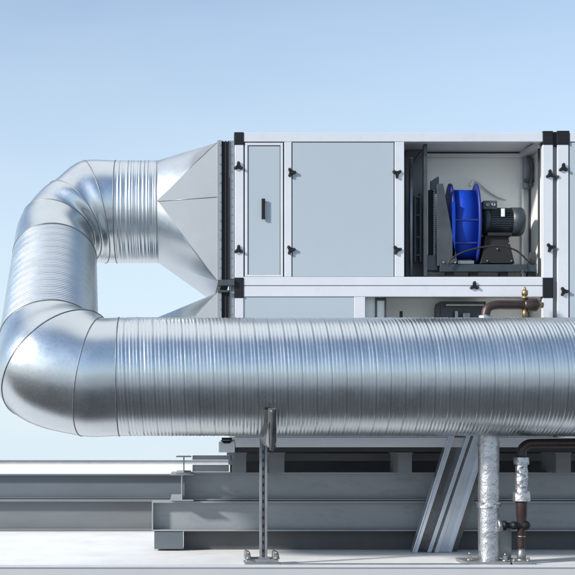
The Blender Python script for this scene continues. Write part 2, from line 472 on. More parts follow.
up = empty('air_handling_cabinet', P(395, 286, Yf) + Vector((0, .7, 0)),
           'upper cabinet with white frame, narrow door, grey panel and open bay with a blue fan', 'cabinet')
FD = .055
fm = MB()
# long rails and posts of the front frame (butted)
fm.fb(243.6, 542.8, 132.6, 141.6, Yf, FD)                       # top rail
fm.fb(243.6, 542.8, 276.8, 285.4, Yf, FD)                       # bottom rail
fm.fb(235, 243.5, 144.6, 277.8, Yf, FD)                         # left post
fm.fb(543, 553, 144.6, 277.8, Yf, FD)                           # right post
fm.fb(284.4, 291.6, 141.7, 276.7, Yf + .002, FD)                # mullions
fm.fb(394.8, 404.2, 141.7, 276.7, Yf + .002, FD)
for x in ((235, 243.5), (543, 553)):                            # rear posts and depth rails
    fm.box((xx(x[0]), Yb - FD, zz(277)), (xx(x[1]), Yb, zz(144)))
    fm.box((xx(x[0]), Yf + FD, zz(141.6)), (xx(x[1]), Yb - FD, zz(132.6)))
    fm.box((xx(x[0]), Yf + FD, zz(285.4)), (xx(x[1]), Yb - FD, zz(277)))
fm.box((xx(243.6), Yb - FD, zz(141.6)), (xx(542.8), Yb, zz(132.6)))
fm.box((xx(243.6), Yb - FD, zz(285.4)), (xx(542.8), Yb, zz(277)))
fm.build('frame', 'frame', up, .003)
def seam_lines(parent, rects, Y, m='gasket', name='gasket', d=.012):
    mb = MB()
    for x0, x1, y0, y1 in rects: mb.fb(x0, x1, y0, y1, Y, d)
    return mb.build(name, m, parent)
seam_lines(up, [(243.6, 244.8, 142.2, 276.6), (283.1, 284.3, 142.2, 276.6), (244.9, 283.0, 141.7, 142.6), (291.7, 292.5, 142.3, 276.6),
                (393.9, 394.7, 142.3, 276.6), (292.6, 393.8, 141.7, 142.4)], Yf + .012)
# narrow door
dm = MB()
dm.fb(244.9, 247.6, 142.7, 276.6, Yf + .003, .03); dm.fb(280.6, 283.0, 142.7, 276.6, Yf + .003, .03)
dm.fb(247.7, 280.5, 142.7, 145.2, Yf + .003, .03); dm.fb(247.7, 280.5, 274.6, 276.6, Yf + .003, .03)
door = MB().fb(247.7, 280.5, 145.3, 274.5, Yf + .008, .03).build('door', 'panel', up, .002)
dm.build('door_frame', 'frame', door, .0015)
seam_lines(door, [(247.75, 248.3, 145.4, 274.4), (279.9, 280.45, 145.4, 274.4), (248.4, 279.8, 145.4, 145.9)], Yf + .005)
hb = MB(); hb.fb(261.6, 265.2, 198.4, 219.0, Yf - .022, .014); hb.fb(262.2, 264.6, 199.5, 202, Yf - .009, .018); hb.fb(262.2, 264.6, 215.5, 218, Yf - .009, .018)
hb.build('handle', 'black', door, .004)
pn = MB().fb(292.6, 393.8, 142.5, 276.6, Yf + .006, .03).build('panel', 'panel', up, .002)
# shell behind the front
sh = MB()
sh.box((xx(243.6), Yf + FD, zz(133.2)), (xx(542.9), Yb - FD, zz(136.5)))                 # roof sheet

sh.box((xx(235.8), Yf + FD, zz(277)), (xx(238.5), Yb - FD, zz(141.7)))                   # left end sheet
sh.build('shell_sheets', 'frame', up)
MB().box((xx(243.6), Yf + FD, zz(285.2)), (xx(542.9), Yb - FD, zz(280))).build('floor_sheet', 'inner', up)
Yi = 10.36
iw = MB()
iw.box((xx(398.5), Yi, zz(285)), (P(521.5, 0, Yi).x, Yi + .03, zz(136.6)))
iw.build('inner_back_wall', 'inner', up)
iw = MB(); iw.box((P(524.2, 0, Yi).x, Yi + .012, zz(285)), (xx(549), Yi + .04, zz(136.6))); iw.box((xx(549.5), Yf + FD, zz(277)), (xx(552), Yb - FD, zz(141.7)))
iw.build('inner_side_wall', 'inner', up)
iw = MB(); iw.fb(521.6, 524.1, 153, 276, Yi - .035, .045); iw.build('inner_corner_trim', 'frame', up, .002)
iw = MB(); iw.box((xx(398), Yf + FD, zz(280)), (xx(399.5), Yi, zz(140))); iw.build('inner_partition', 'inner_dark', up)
iw = MB(); iw.fb(405, 522, 153.4, 156.6, Yi - .06, .055); iw.build('inner_top_rail', 'frame', up, .003)
iw = MB(); iw.fb(405, 522, 151.6, 153.2, Yi - .055, .05); iw.build('inner_gasket', 'gasket', up)
iw = MB()      # sloping side rail at the right of the bay
a_ = P(541, 146, Yf + .08); b_ = P(522, 156, Yi - .04)
iw.prism([a_ + Vector((0, 0, .04)), a_ + Vector((0, 0, -.015)), b_ + Vector((0, 0, -.015)), b_ + Vector((0, 0, .04))], (-.03, 0, 0)); iw.build('inner_side_rail', 'frame', up)
iw = MB(); iw.fb(524.5, 541.5, 158, 187, Yi - .10, .09); iw.build('inner_box', 'strip_zinc', up, .006)
iw = MB(); iw.tube([P(529.5, 157, Yi - .14), P(532, 168, Yi - .14), P(530, 187, Yi - .14)], .018, 10); iw.fb(524.6, 537, 178.6, 181.4, Yi - .14, .03); iw.build('inner_bracket', 'steel_dk', up)
iw = MB(); iw.fb(529.6, 530.6, 187, 276, Yi - .03, .03); iw.fb(538.4, 540.0, 146, 276, Yf + .12, .02); iw.build('inner_trim', 'steel_dk', up)
# left: dark filter frames
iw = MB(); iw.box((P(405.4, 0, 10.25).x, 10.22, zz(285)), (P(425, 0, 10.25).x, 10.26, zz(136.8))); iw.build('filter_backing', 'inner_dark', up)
iw = MB(); iw.fb(423.8, 427.2, 144, 276, Yf + .10, .05); iw.fb(414.2, 416.2, 196, 262, 10.1, .05); iw.fb(419.6, 421.8, 193, 262, 10.1, .05)
iw.fb(416.3, 419.5, 196, 198, 10.1, .04); iw.fb(416.3, 419.5, 214, 216, 10.1, .04); iw.fb(416.3, 419.5, 236, 238, 10.1, .04); iw.fb(416.3, 419.5, 254, 256, 10.1, .04)
iw.build('filter_frame', 'steel_dk', up, .002)
iw = MB(); iw.cyl(P(411, 276, 9.99), P(411, 159, 9.99), .021, n=18); iw.lathe(P(411, 159, 9.99), (0, 0, 1), [(0, .021), (.012, .017), (.016, .004)], 18); iw.build('inner_tube', 'seam', up)
iw = MB(); iw.tube([P(410, 168, 10.0), P(417, 157, 10.1), P(423, 150, 10.1)], .012, 8); iw.build('inner_bracket', 'steel_dk', up)
iw = MB(); iw.fb(428.2, 433.0, 190, 262, 10.02, .12); iw.build('filter_slot', 'flex', up)
iw = MB(); iw.fb(426.6, 428.0, 190, 255, 10.0, .04); 
for k in range(33): iw.fb(433.4, 435.0, 190 + k*2, 191.2 + k*2, 9.99, .03)
iw.fb(433.9, 434.6, 189, 256, 9.998, .03); iw.build('filter_edge', 'seam', up)
iw = MB(); iw.prism([P(430.8, 181, 10.04), P(438.2, 176.3, 10.04), P(439, 177.5, 10.04), P(439, 193, 10.04), P(430.8, 193, 10.04)], (0, .03, 0)); iw.build('mounting_plate', 'steel_dk', up, .002)
MB().fb(426.8, 437.5, 255.2, 270, 9.97, .1).build('mounting_block', 'steel_dk', up, .002)
# corner caps
for r_ in ((234.2, 243.7, 132.0, 144.5), (543.0, 553.2, 130.8, 144.5)):
    MB().fb(*r_, Yf - .006, .075).build('corner_cap', 'black', up, .004)
    MB().box((xx(r_[0]), Yb - .07, zz(r_[3])), (xx(r_[1]), Yb + .006, zz(r_[2]))).build('corner_cap', 'black', up, .004)
for k in ((238.4, 166.5, 0), (291.3, 172.6, -PI/2), (396.8, 173.6, PI), (396.8, 250, -PI/2.2), (238.6, 250, 0), (290.6, 250, -PI/2.15), (550, 174.6, .1), (550.2, 247.6, .7)):
    knob(k[0], k[1], Yf - .001 + (.002 if 280 < k[0] < 400 else 0), up, k[2])
# flange strip between the flexible connector and the cabinet
mb = MB(); mb.fb(229.6, 234.6, 140.5, 279, Yf + .01, .03); o = mb.build('connection_strip', 'strip_zinc', up, .002)
bl = MB()
for k in range(16): c = P(231.6, 146 + k*8.6, Yf + .006); bl.cyl(c, c + Vector((0, .006, 0)), .0055, n=10)
split(bl, 'rivet', 'seam', o)

lo = empty('air_handling_cabinet', P(395, 437, Yf) + Vector((0, .7, 0)),
           'lower white framed cabinet mostly behind the big duct, its top rail carrying the upper cabinet', 'cabinet')
fm = MB()
ZB = 437
fm.fb(243.6, 542.8, 286.0, 296.6, Yf, FD)
fm.fb(235, 243.5, 297.8, ZB - 6, Yf, FD); fm.fb(543, 553, 297.8, ZB - 6, Yf, FD)
fm.fb(354.4, 365.2, 296.7, ZB - 9.1, Yf + .002, FD)
fm.fb(235, 553, ZB - 9, ZB, Yf + .001, FD)
for x in ((235, 243.5), (543, 553)):
    fm.box((xx(x[0]), Yb - FD, zz(ZB)), (xx(x[1]), Yb, zz(298)))
    fm.box((xx(x[0]), Yf + FD, zz(296.6)), (xx(x[1]), Yb - FD, zz(286)))
    fm.box((xx(x[0]), Yf + FD + .002, zz(ZB)), (xx(x[1]), Yb - FD, zz(ZB - 9)))
fm.box((xx(243.6), Yb - FD, zz(296.6)), (xx(542.8), Yb, zz(286)))
fm.build('frame', 'frame', lo, .003)
MB().fb(243.7, 354.3, 296.9, ZB - 9.3, Yf + .008, .03).build('panel', 'panel', lo, .002)
iw = MB(); iw.box((xx(366), Yi - .05, zz(ZB)), (xx(542), Yi - .02, zz(290))); iw.box((xx(549), Yf + FD, zz(ZB - 9)), (xx(552), Yb - FD, zz(298)))
iw.box((xx(235.8), Yf + FD, zz(ZB - 9)), (xx(238), Yb - FD, zz(298))); iw.box((xx(244), Yb - .05, zz(ZB)), (xx(542), Yb - .02, zz(297))); iw.build('inner_back_wall', 'inner', lo)
iw = MB(); iw.box((xx(244), Yf + FD, zz(ZB)), (xx(542.8), Yb - FD, zz(ZB - 4))); iw.build('floor_sheet', 'frame', lo)
iw = MB(); iw.fb(375.4, 376.8, 297, 428, Yf + .10, .02); iw.fb(384.8, 386.4, 297, 428, Yf + .10, .02); iw.fb(377, 384.6, 298, 300.4, Yf + .10, .02); iw.build('inner_trim', 'steel_dk', lo)
iw = MB(); iw.fb(365.3, 375.3, 297, 428, Yf + .12, .02); iw.fb(377, 384.7, 300.5, 428, Yf + .12, .02); iw.build('inner_panel', 'inner', lo)
iw = MB(); iw.fb(400, 402.8, 311, 330, Yf + .14, .03); iw.build('handle', 'black', lo, .004)
iw = MB(); iw.fb(440, 486, 301.5, 345, Yf + .30, .25); iw.fb(436.5, 440, 306, 318, Yf + .28, .1); iw.build('coil_housing', 'steel_dk', lo, .004)
iw = MB(); iw.fb(446, 484, 304, 306, Yf + .26, .03); iw.fb(455, 458, 311, 330, Yf + .25, .03); iw.fb(463, 470, 313, 330, Yf + .24, .05); split(iw, 'coil_fitting', 'bolt', lo, .002)
MB().fb(234.2, 243.9, 277.6, 297.8, Yf - .006, .075).build('corner_cap', 'black', lo, .004)
MB().fb(543.0, 553.2, 278.0, 297.8, Yf - .006, .075).build('corner_cap', 'black', lo, .004)
seam_lines(lo, [(244, 542.9, 285.45, 285.95)], Yf + .004)
knob(474.2, 286.2, Yf - .001, lo, 0)
mb = MB(); mb.fb(229.6, 234.6, 291.5, 436, Yf + .01, .03); o = mb.build('connection_strip', 'strip_zinc', lo, .002)
bl = MB()
for k in range(16): c = P(231.6, 297 + k*8.6, Yf + .006); bl.cyl(c, c + Vector((0, .006, 0)), .0055, n=10)
split(bl, 'rivet', 'seam', o)

rt = empty('air_handling_cabinet', P(640, 437, Yf) + Vector((0, .7, 0)),
           'tall cabinet at the right edge with one full height white post and blue grey panel', 'cabinet')
fm = MB(); XR = 760
fm.fb(557.6, 568.6, 144.6, ZB - 9.1, Yf, FD); fm.fb(XR - 10, XR, 144.6, ZB - 9.1, Yf, FD)
fm.fb(569.8, XR, 132.6, 141.6, Yf, FD); fm.fb(557.6, XR, ZB - 9, ZB, Yf, FD)
for x in ((557.6, 568.6), (XR - 10, XR)):
    fm.box((xx(x[0]), Yb - FD, zz(ZB - 9)), (xx(x[1]), Yb, zz(144.6)))
    fm.box((xx(x[0]), Yf + FD, zz(141.6)), (xx(x[1]), Yb - FD, zz(132.6)))
    fm.box((xx(x[0]), Yf + FD, zz(ZB)), (xx(x[1]), Yb - FD, zz(ZB - 9)))
fm.build('frame', 'frame', rt, .003)
MB().fb(569.6, XR - 10.1, 142.4, ZB - 9.2, Yf + .008, .03).build('panel', 'panel', rt, .002)
MB().fb(568.7, 569.5, 144.6, ZB - 9.2, Yf + .012, .02).build('gasket', 'gasket', rt)
MB().box((xx(560), Yf + FD, zz(ZB - 9)), (xx(XR - 2), Yb - .06, zz(134))).build('shell', 'frame', rt)
MB().fb(557.2, 569.6, 130.6, 144.5, Yf - .006, .075).build('corner_cap', 'black', rt, .004)
MB().fb(553.3, 557.1, 131.8, 146, Yf + .012, .06).build('corner_link', 'black', rt, .003)
MB().fb(553.3, 557.5, 146.1, ZB - 9, Yf + .03, .05).build('joint_strip', 'coping', rt)
knob(563.2, 168.2, Yf - .001, rt, 0); knob(563.8, 291.6, Yf - .001, rt, -PI/2)
MB().fb(556.5, 559.2, 175.4, 177.8, Yf - .01, .03).build('latch', 'steel_dk', rt)

# ------------------------------------------------------------------ fan inside the open bay
fan = empty('centrifugal_fan', P(478, 274, 10.1), 'blue drum-shaped fan with dark electric motor on a base inside the open bay', 'fan')
Yc = 10.12; s_ = Yc/F
C = P(467, 224.5, Yc); Rr = 37*s_
mb = MB()
xl, xr_ = P(455.4, 0, Yc - Rr*.45).x, P(478.6, 0, Yc - Rr*.45).x
n = 48
prof = [(Rr*.86 if i else Rr*.86) for i in range(n)]
# drum: rounded scroll with a lower outlet box
pts = []
for i in range(n):
    t = 2*PI*i/n
    rr_ = Rr*.93
    y = C.y - .45*rr_*math.cos(t); z = C.z + rr_*math.sin(t)
    pts.append((y, z))
mb.prism([Vector((xl, y, z)) for y, z in pts], (xr_ - xl, 0, 0))
for f in mb.bm.faces:
    if abs(f.normal.x) < .5: f.smooth = False
dr = mb.build('scroll_housing', 'blue', fan)
for f in dr.data.polygons:
    if abs(f.normal.x) < .5: f.use_smooth = True
mb = MB()
for py in (215.8, 238.6):
    zq = P(0, py, Yc - Rr*.9).z; dz = zq - C.z; y = C.y - .45*math.sqrt(max(.001, (Rr*.93)**2 - dz*dz))
    mb.box((xl + .002, y - .008, zq - .008), (xr_ - .002, y + .03, zq + .008))
split(mb, 'housing_rib', 'blue_dk', dr, .002)
for xa, w in ((452.2, 3.1), (478.7, 2.6)):
    x0 = P(xa, 0, Yc - Rr*.45).x; x1 = P(xa + w, 0, Yc - Rr*.45).x
    m_ = MB(); m_.lathe((x0, C.y, C.z), (1, 0, 0), [(0, Rr*1.06), (.004, Rr*1.10), (x1 - x0 - .004, Rr*1.10), (x1 - x0, Rr*1.06)], 56)
    for v in m_.bm.verts: v.co.y = C.y + (v.co.y - C.y)*.47
    m_.build('side_flange', 'blue_dk', fan)
mb = MB(); mb.box((P(447.5, 0, Yc).x, C.y - .19, P(0, 262, Yc).z), (P(450, 0, Yc).x, C.y + .19, C.z + .18)); mb.build('inlet_plate', 'blue', fan)
mb = MB(); mb.prism([P(437.0, 184, 9.93), P(443.2, 183.5, 9.93), P(457.5, 262.5, 9.93), P(437.5, 266, 9.93)], (0, .02, 0)); mb.build('support_plate', 'steel_dk', fan, .003)
# motor
mz = P(0, 222, Yc).z; mx0 = P(481.5, 0, Yc).x; mx1 = P(523, 0, Yc).x; mr_ = 14.2*s_
mb = MB(); Lm = mx1 - mx0
mb.lathe((mx0, Yc, mz), (1, 0, 0), [(0, mr_*.55), (.01, mr_*.9), (.05, mr_*.95), (.055, mr_*.86), (Lm*.68, mr_*.86), (Lm*.69, mr_*1.0), (Lm*.93, mr_*1.0), (Lm*.98, mr_*.9), (Lm, mr_*.6)], 48)
mot = mb.build('motor', 'motor', fan)
mb = MB()
for k in range(40):
    t = 2*PI*k/40; d = Vector((0, math.cos(t), math.sin(t))); w = Vector((0, -math.sin(t), math.cos(t)))*.0022
    a_ = Vector((mx0 + .057, Yc, mz)) + d*mr_*.84; b_ = a_ + d*mr_*.13
    mb.prism([a_ - w, a_ + w, b_ + w, b_ - w], (Lm*.61, 0, 0))
mb.build('cooling_fins', 'motor', mot)
mb = MB(); mb.fb(483.4, 497.4, 200.5, 209.2, Yc - .09, .13); tb = mb.build('terminal_box', 'steel_dk', mot, .006)
mb = MB()
for px in (487.2, 493.2):
    c = P(px, 204.8, Yc - .09); mb.lathe(c, (0, -1, 0), [(0, .018), (.014, .018), (.014, .011), (.004, .011)], 20)
split(mb, 'cable_gland', 'seam', tb)
mb = MB(); mb.fb(501.2, 504.8, 208.5, 216.5, Yc - mr_ - .012, .006); mb.build('tag', 'tag', mot)
mb = MB(); mb.fb(488, 512, 232.5, 235.5, Yc - .15, .3); 
mb.prism([P(485.5, 235.7, Yc - .12), P(508, 235.7, Yc - .12), P(514.5, 263, Yc - .12), P(481.5, 263, Yc - .12)], (0, .24, 0)); mb.build('motor_bracket', 'flex', fan)
mb = MB()
for q in ((487, 261), (511, 261), (509, 243.5), (490, 234), (504.5, 234), (497, 249)):
    c = P(q[0], q[1], Yc - .124); mb.cyl(c, c + Vector((0, -.01, 0)), .008, n=6)
for q in ((443, 262.4), (455, 262.6)):
    c = P(q[0], q[1], 9.92); mb.cyl(c, c + Vector((0, -.012, 0)), .01, n=8)
split(mb, 'bolt', 'bolt', fan)
mb = MB(); mb.fb(440.5, 534, 264.2, 271.5, 9.90, .05); mb.fb(440.5, 534, 264.2, 266, 9.951, .35); mb.fb(440.5, 534, 264.2, 271.5, 10.302, .04)
bs = mb.build('base_frame', 'motor', fan, .003)
mb = MB()
for px in (446, 470, 500, 528): mb.fb(px, px + 8, 271.8, 283.5, 9.93, .06)
split(mb, 'spring_mount', 'flex', bs)
mb = MB(); mb.fb(458, 474, 260.5, 263.8, 9.95, .08); mb.build('outlet_lip', 'seam', fan)
mb = MB(); mb.fb(530.5, 536, 252, 263.8, 9.96, .08); mb.build('junction_box', 'steel_dk', fan, .003)
mb = MB(); mb.tube([P(448, 266, 9.87), P(450, 260, 9.86), P(462, 252.5, 9.86), P(482, 247.2, 9.86), (P(502, 246.2, 9.86)), P(517, 251, 9.86), P(527, 260, 9.87), P(531, 262, 9.95)], .0085, 8)
mb.tube([P(531, 259, 9.95), P(525, 268, 9.88), P(521, 274, 9.88)], .007, 8); mb.build('cable', 'cable', fan)
# loop of flexible metal hose behind, on the wall
mb = MB(); mb.tube([P(470, 186, 10.33), P(475, 180, 10.32), P(482, 185, 10.32), P(489, 191, 10.33), P(497, 196, 10.33), P(506, 199, 10.34)], .012, 10)
tag(mb.build('hose', 'inner'), 'thin pale hose running over the inner wall above the motor', 'hose')

# ------------------------------------------------------------------ rusty pipe with brass vent
rp = empty('heating_pipe', P(510, 320, 9.62), 'short brown elbow pipe above the big duct with a small brass air vent', 'pipe')
Yp = 9.62
mb = MB(); mb.tube([P(484, 330, Yp), P(485.5, 314, Yp), P(488.5, 307.6, Yp), P(496, 305, Yp), P(508, 304.8, Yp), P(529, 305, Yp)], .042, 18); pp = mb.build('pipe', 'copper', rp)
mb = MB(); c0 = P(523.5, 305, Yp); mb.lathe(c0, (1, 0, 0), [(0, .048), (.02, .052), (.03, .056), (.075, .064), (.115, .060), (.135, .04)], 24); mb.build('coupling', 'copper', rp)
mb = MB(); mb.cyl(P(536, 305, Yp), P(543, 305.2, Yp), .026, n=18); mb.cyl(P(537.5, 305, Yp), P(540.5, 305, Yp), .033, n=6, smooth=False); mb.build('union_nut', 'brass', rp)
mb = MB(); base = P(524.8, 299, Yp); mb.lathe(base, (0, 0, 1), [(0, .026), (.018, .03), (.02, .016), (.03, .016), (.032, .027), (.075, .029), (.08, .018), (.09, .012), (.10, .012), (.112, .004)], 20); mb.build('air_vent', 'brass', rp)
mb = MB(); mb.cyl(P(524.8, 318, Yp), P(524.8, 309, Yp), .024, n=16); mb.build('drain_stub', 'brass', rp)
mb = MB(); mb.lathe(P(484, 330, Yp), (0, 0, 1), [(0, .055), (.12, .055), (.135, .05)], 20); mb.build('foil_sleeve', 'foil', rp)

# ------------------------------------------------------------------ steelwork below
def ibeam(name, x0, x1, Y, zb, zt, w, m, label, cat='steel beam', tf=.016, tw=.012, ends=False, axis='x', group=None):
    """axis x: runs left-right with the flange edge at distance Y; axis y: runs in depth, x0..x1 = flange edges"""
    mb = MB()
    if axis == 'x':
        mb.box((x0, Y, zt - tf), (x1, Y + w, zt)); mb.box((x0, Y, zb), (x1, Y + w, zb + tf))
        mb.box((x0, Y + w*.42, zb + tf), (x1, Y + w*.42 + tw, zt - tf))
        if ends:
            mb.box((x0, Y + .002, zb + tf), (x0 + .014, Y + w*.42 - .001, zt - tf))
    else:
        xm = (x0 + x1)/2
        mb.box((x0, Y, zt - tf), (x1, w, zt)); mb.box((x0, Y, zb), (x1, w, zb + tf)); mb.box((xm - tw/2, Y, zb + tf), (xm + tw/2, w, zt - tf))
    return tag(mb.build(name, m, None, .002), label, cat, group)
YB = 10.15
def zb_(py, Y=YB): return P(0, py, Y).z
def xb_(px, Y=YB): return P(px, 0, Y).x
ub = ibeam('steel_beam', xb_(184.6), 6.6, YB, zb_(500.5), zb_(472.4), .16, 'beam', 'long grey steel beam directly under the cabinet feet, upper of the two front ones', ends=False)
lb = ibeam('steel_beam', xb_(152), 6.6, YB - .03, zb_(531), zb_(501.2, YB - .03), .20, 'beam', 'long grey lower steel beam with closed left end, resting on the dark plinth', ends=True)
Y2 = 12.6
ibeam('steel_beam', -9.5, P(300, 0, Y2).x, Y2, 0.003, P(0, 499.2, Y2).z, .26, 'beam_l', 'weathered grey beam lying on the white roof at the left', tf=.03)
ibeam('steel_beam', -9.5, P(300, 0, Y2).x, Y2 + .04, P(0, 498.7, Y2).z, P(0, 474.3, Y2).z, .2, 'beam_dk', 'smooth grey beam on top of the weathered one at the left')
ibeam('cross_beam', xb_(170, 10.03), xb_(193.5, 10.03), 10.03, zb_(501.0, 10.03), zb_(474.0, 10.03), 11.3, 'beam', 'short beam seen end on where the left beams meet the front ones', axis='y', tf=.012)
ibeam('cross_beam', xb_(176, 10.03), xb_(191.5, 10.03), 10.05, zb_(473.9, 10.03), zb_(456.0, 10.03), 11.3, 'beam', 'small end-on beam standing on top of the wider end-on beam', axis='y', tf=.012)
mb = MB(); mb.fb(192.5, 231, 455.4, 459.8, 10.1, .08); mb.fb(192.5, 229, 464.8, 471.8, 10.1, .08); mb.fb(227, 233, 452.5, 455.3, 10.1, .08); mb.fb(228.5, 232.8, 459.9, 464.7, 10.1, .07)
tag(mb.build('bracket_rail', 'beam', None, .003), 'short slotted grey rail between the end-on beam and the first cabinet foot', 'rail')
# base frame of the cabinets
mb = MB(); mb.fb(235.5, XR, 437.4, 447.2, Yf - .02, .10); mb.box((xx(235.5), Yb - .1, zz(447.2)), (xx(XR), Yb, zz(437.4)))
tag(mb.build('base_rail', 'frame', None, .003), 'pale base rail along the bottom of the cabinets', 'rail')
mb = MB(); mb.fb(219, 234.8, 441.6, 452.4, Yf - .02, .14); o = mb.build('end_bracket', 'frame', None, .003)
tag(o, 'small pale bracket with black rubber pads at the left end of the base rail', 'bracket')
mb = MB(); mb.fb(222, 232, 437.6, 440, Yf - .0, .1); mb.prism([P(220, 440.2, Yf-.03), P(233, 440.2, Yf-.03), P(230, 443.4, Yf-.03), P(224, 443.4, Yf-.03)], (0, .008, 0)); mb.build('rubber_pad', 'black', o)
mb = MB(); mb.fb(236, XR, 447.4, 451.8, Yf + .02, .05); tag(mb.build('rubber_strip', 'gasket'), 'dark strip between the pale base rail and the feet', 'strip')
mb = MB(); mb.box((xx(236), 10.6, P(0, 461, 10.6).z), (xx(XR), 10.68, P(0, 453.4, 10.6).z)); tag(mb.build('inner_rail', 'coping', None, .003), 'second grey rail further back seen between the feet', 'rail')
mb = MB(); mb.box((xx(236), 11.05, .34), (xx(XR), 11.2, 1.0)); tag(mb.build('gap_blocker', 'plinth'), 'added dark blocker closing the see-through gap behind the feet under the cabinets', 'steel beam')  # added to block the view through and keep the gap dark
for i, (a, b_, lab) in enumerate(((233.5, 246.2, 'grey foot block under the left end of the cabinets'), (270.5, 284.4, 'grey foot block beside the duct support post'),
                            (398.4, 412.0, 'grey foot block left of the leaning metal channel'), (556, 571, 'grey foot block under the brown pipe at the right edge'), (690, 704, None))):
    mb = MB(); mb.fb(a, b_, 452.4, 471.0, YB - .25, .40)
    mb.fb(a - 1, b_ + 1, 452.2, 453.8, YB - .255, .41)
    if lab is None: mb.bm.free(); continue
    for v in mb.bm.verts:
        if v.co.z < P(0, 465, YB).z: v.co.z = zb_(472.4) + .001
    o = mb.build('foot_block', 'beam_l', None, .003); tag(o, lab, 'foot block', 'feet between the beam and the cabinets')
mb = MB(); mb.fb(154.2, 183.0, 531.6, 549, YB - .02, .22); 
o = mb.build('support_block', 'beam_dk', None, .003); tag(o, 'solid grey block under the left end of the lower front beam', 'block')
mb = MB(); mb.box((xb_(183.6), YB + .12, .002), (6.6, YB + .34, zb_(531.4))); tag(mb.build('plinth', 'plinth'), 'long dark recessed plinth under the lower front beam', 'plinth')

# ------------------------------------------------------------------ duct support post
ps = empty('duct_support', (P(262.5, 0, 8.92).x, 8.92, 0), 'slim zinc channel post with bolted foot and curved clamp holding the big duct', 'support')
Yq = 8.92; sp = Yq/F
mb = MB(); zt = P(0, 437.2, Yq).z; x0 = P(259.6, 0, Yq).x; x1 = P(267.2, 0, Yq).x
mb.box((x0, Yq - .02, .03), (x0 + .02, Yq + .03, zt)); mb.box((x1 - .02, Yq - .02, .03), (x1, Yq + .03, zt)); mb.box((x0 + .02, Yq + .018, .03), (x1 - .02, Yq + .03, zt))
pst = mb.build('post', 'post', ps, .002)
mb = MB()
for k in range(13): mb.box((x0 + .025, Yq + .015, .10 + k*.07), (x1 - .025, Yq + .0178, .13 + k*.07))
split(mb, 'slot', 'steel_dk', pst)
mb = MB(); Yc0 = 8.898; zc0 = V[0].z
pts = []
for k in range(19):                      # curved clamp hugging the front underside of the duct
    t = math.radians(232 + k*3.2 - 26)
    pts.append(t)
A_ = []; 
xa, xb2 = P(265.5, 0, 8.5).x, P(276.5, 0, 8.5).x
def arc(t, R): return (Yc0 + R*math.cos(t), zc0 + R*math.sin(t))
# clamp plate: a narrow slanted plate on edge, as seen against the duct
poly = [P(268.6, 408.4, 8.40), P(276.0, 408.4, 8.40), P(276.8, 430, 8.44), P(276.6, 446, 8.6), P(272.6, 451.6, 8.66), P(269.0, 447, 8.66), P(267.4, 437, 8.62), P(268.2, 425, 8.44)]
mb.prism([poly[0], poly[1], poly[2], poly[3], poly[4], poly[5], poly[6], poly[7]], (0, .012, 0))
mb.build('clamp_plate', 'post', ps, .002)
mb = MB(); mb.tube([P(272.3, 409.5, 8.37), P(273.0, 430, 8.41), P(272.8, 440, 8.50), P(271.8, 449, 8.62)], .022, 12); mb.build('clamp_tube', 'steel_dk', ps)
mb = MB(); mb.prism([P(259.6, 437, 8.88), P(268.5, 427, 8.60), P(268.5, 446, 8.66), P(264, 446, 8.86)], (0, .02, 0)); mb.build('clamp_arm', 'post', ps, .002)
# saddle strap following the duct
mb = MB(); R0, R1 = .506, .518; prev = None
xa, xb2 = .63, .70
rowsA = []
for k in range(41):
    t = math.radians(215 + k*2.6); rowsA.append([Vector((xa, *arc(t, R0))), Vector((xb2, *arc(t, R0))), Vector((xb2, *arc(t, R1))), Vector((xa, *arc(t, R1)))])
loft(mb, rowsA, False); mb.build('saddle_strap', 'post', ps)
# foot: folded base with two bolts each side
def foot(parent, pxa, pxb, Y, h=.02, ears=True, name='base_plate'):
    xa, xb2 = P(pxa, 0, Y).x, P(pxb, 0, Y).x
    mb = MB(); mb.box((xa, Y - .10, .004), (xb2, Y + .20, h)); o = mb.build(name, 'post', parent, .003)
    return o
xa, xb2 = P(245, 0, 8.84).x, P(280, 0, 8.84).x
mb = MB(); mb.box((xa, 8.83, .004), (xb2, 9.10, .018)); mb.box((xa + .012, 8.86, .0182), (xb2 - .012, 9.07, .05)); bp_ = mb.build('base_plate', 'post', ps, .003)
mb = MB()
for q in (xa, xb2 - .055): mb.prism([Vector((q, 8.86, .05)), Vector((q + .055, 8.86, .05)), Vector((q + .045, 8.86, .105)), Vector((q + .012, 8.86, .115)), Vector((q + .002, 8.86, .10))], (0, .2, 0))
split(mb, 'side_lug', 'post', bp_, .003)
for q in (xa + .03, xb2 - .03):
    mb = MB(); mb.cyl((q, 8.855, .055), (q, 8.855, .068), .022, n=16); mb.cyl((q, 8.855, .068), (q, 8.855, .09), .015, n=6, smooth=False); mb.cyl((q, 8.855, .09), (q, 8.855, .115), .007, n=10); mb.build('bolt', 'bolt', bp_)
mb = MB(); mb.box((x0 - .02, Yq - .03, .05), (x1 + .02, Yq + .045, .062)); mb.build('weld_plate', 'post', bp_, .002)
# flat strip on the roof between the feet
st = MB(); st.box((xb2 + .01, 8.83, .004), (P(468, 0, 8.84).x, 8.87, .016)); tag(st.build('roof_strip', 'post', None, .002), 'thin flat metal strip on the ledge running from the duct support to the pipe feet', 'strip')

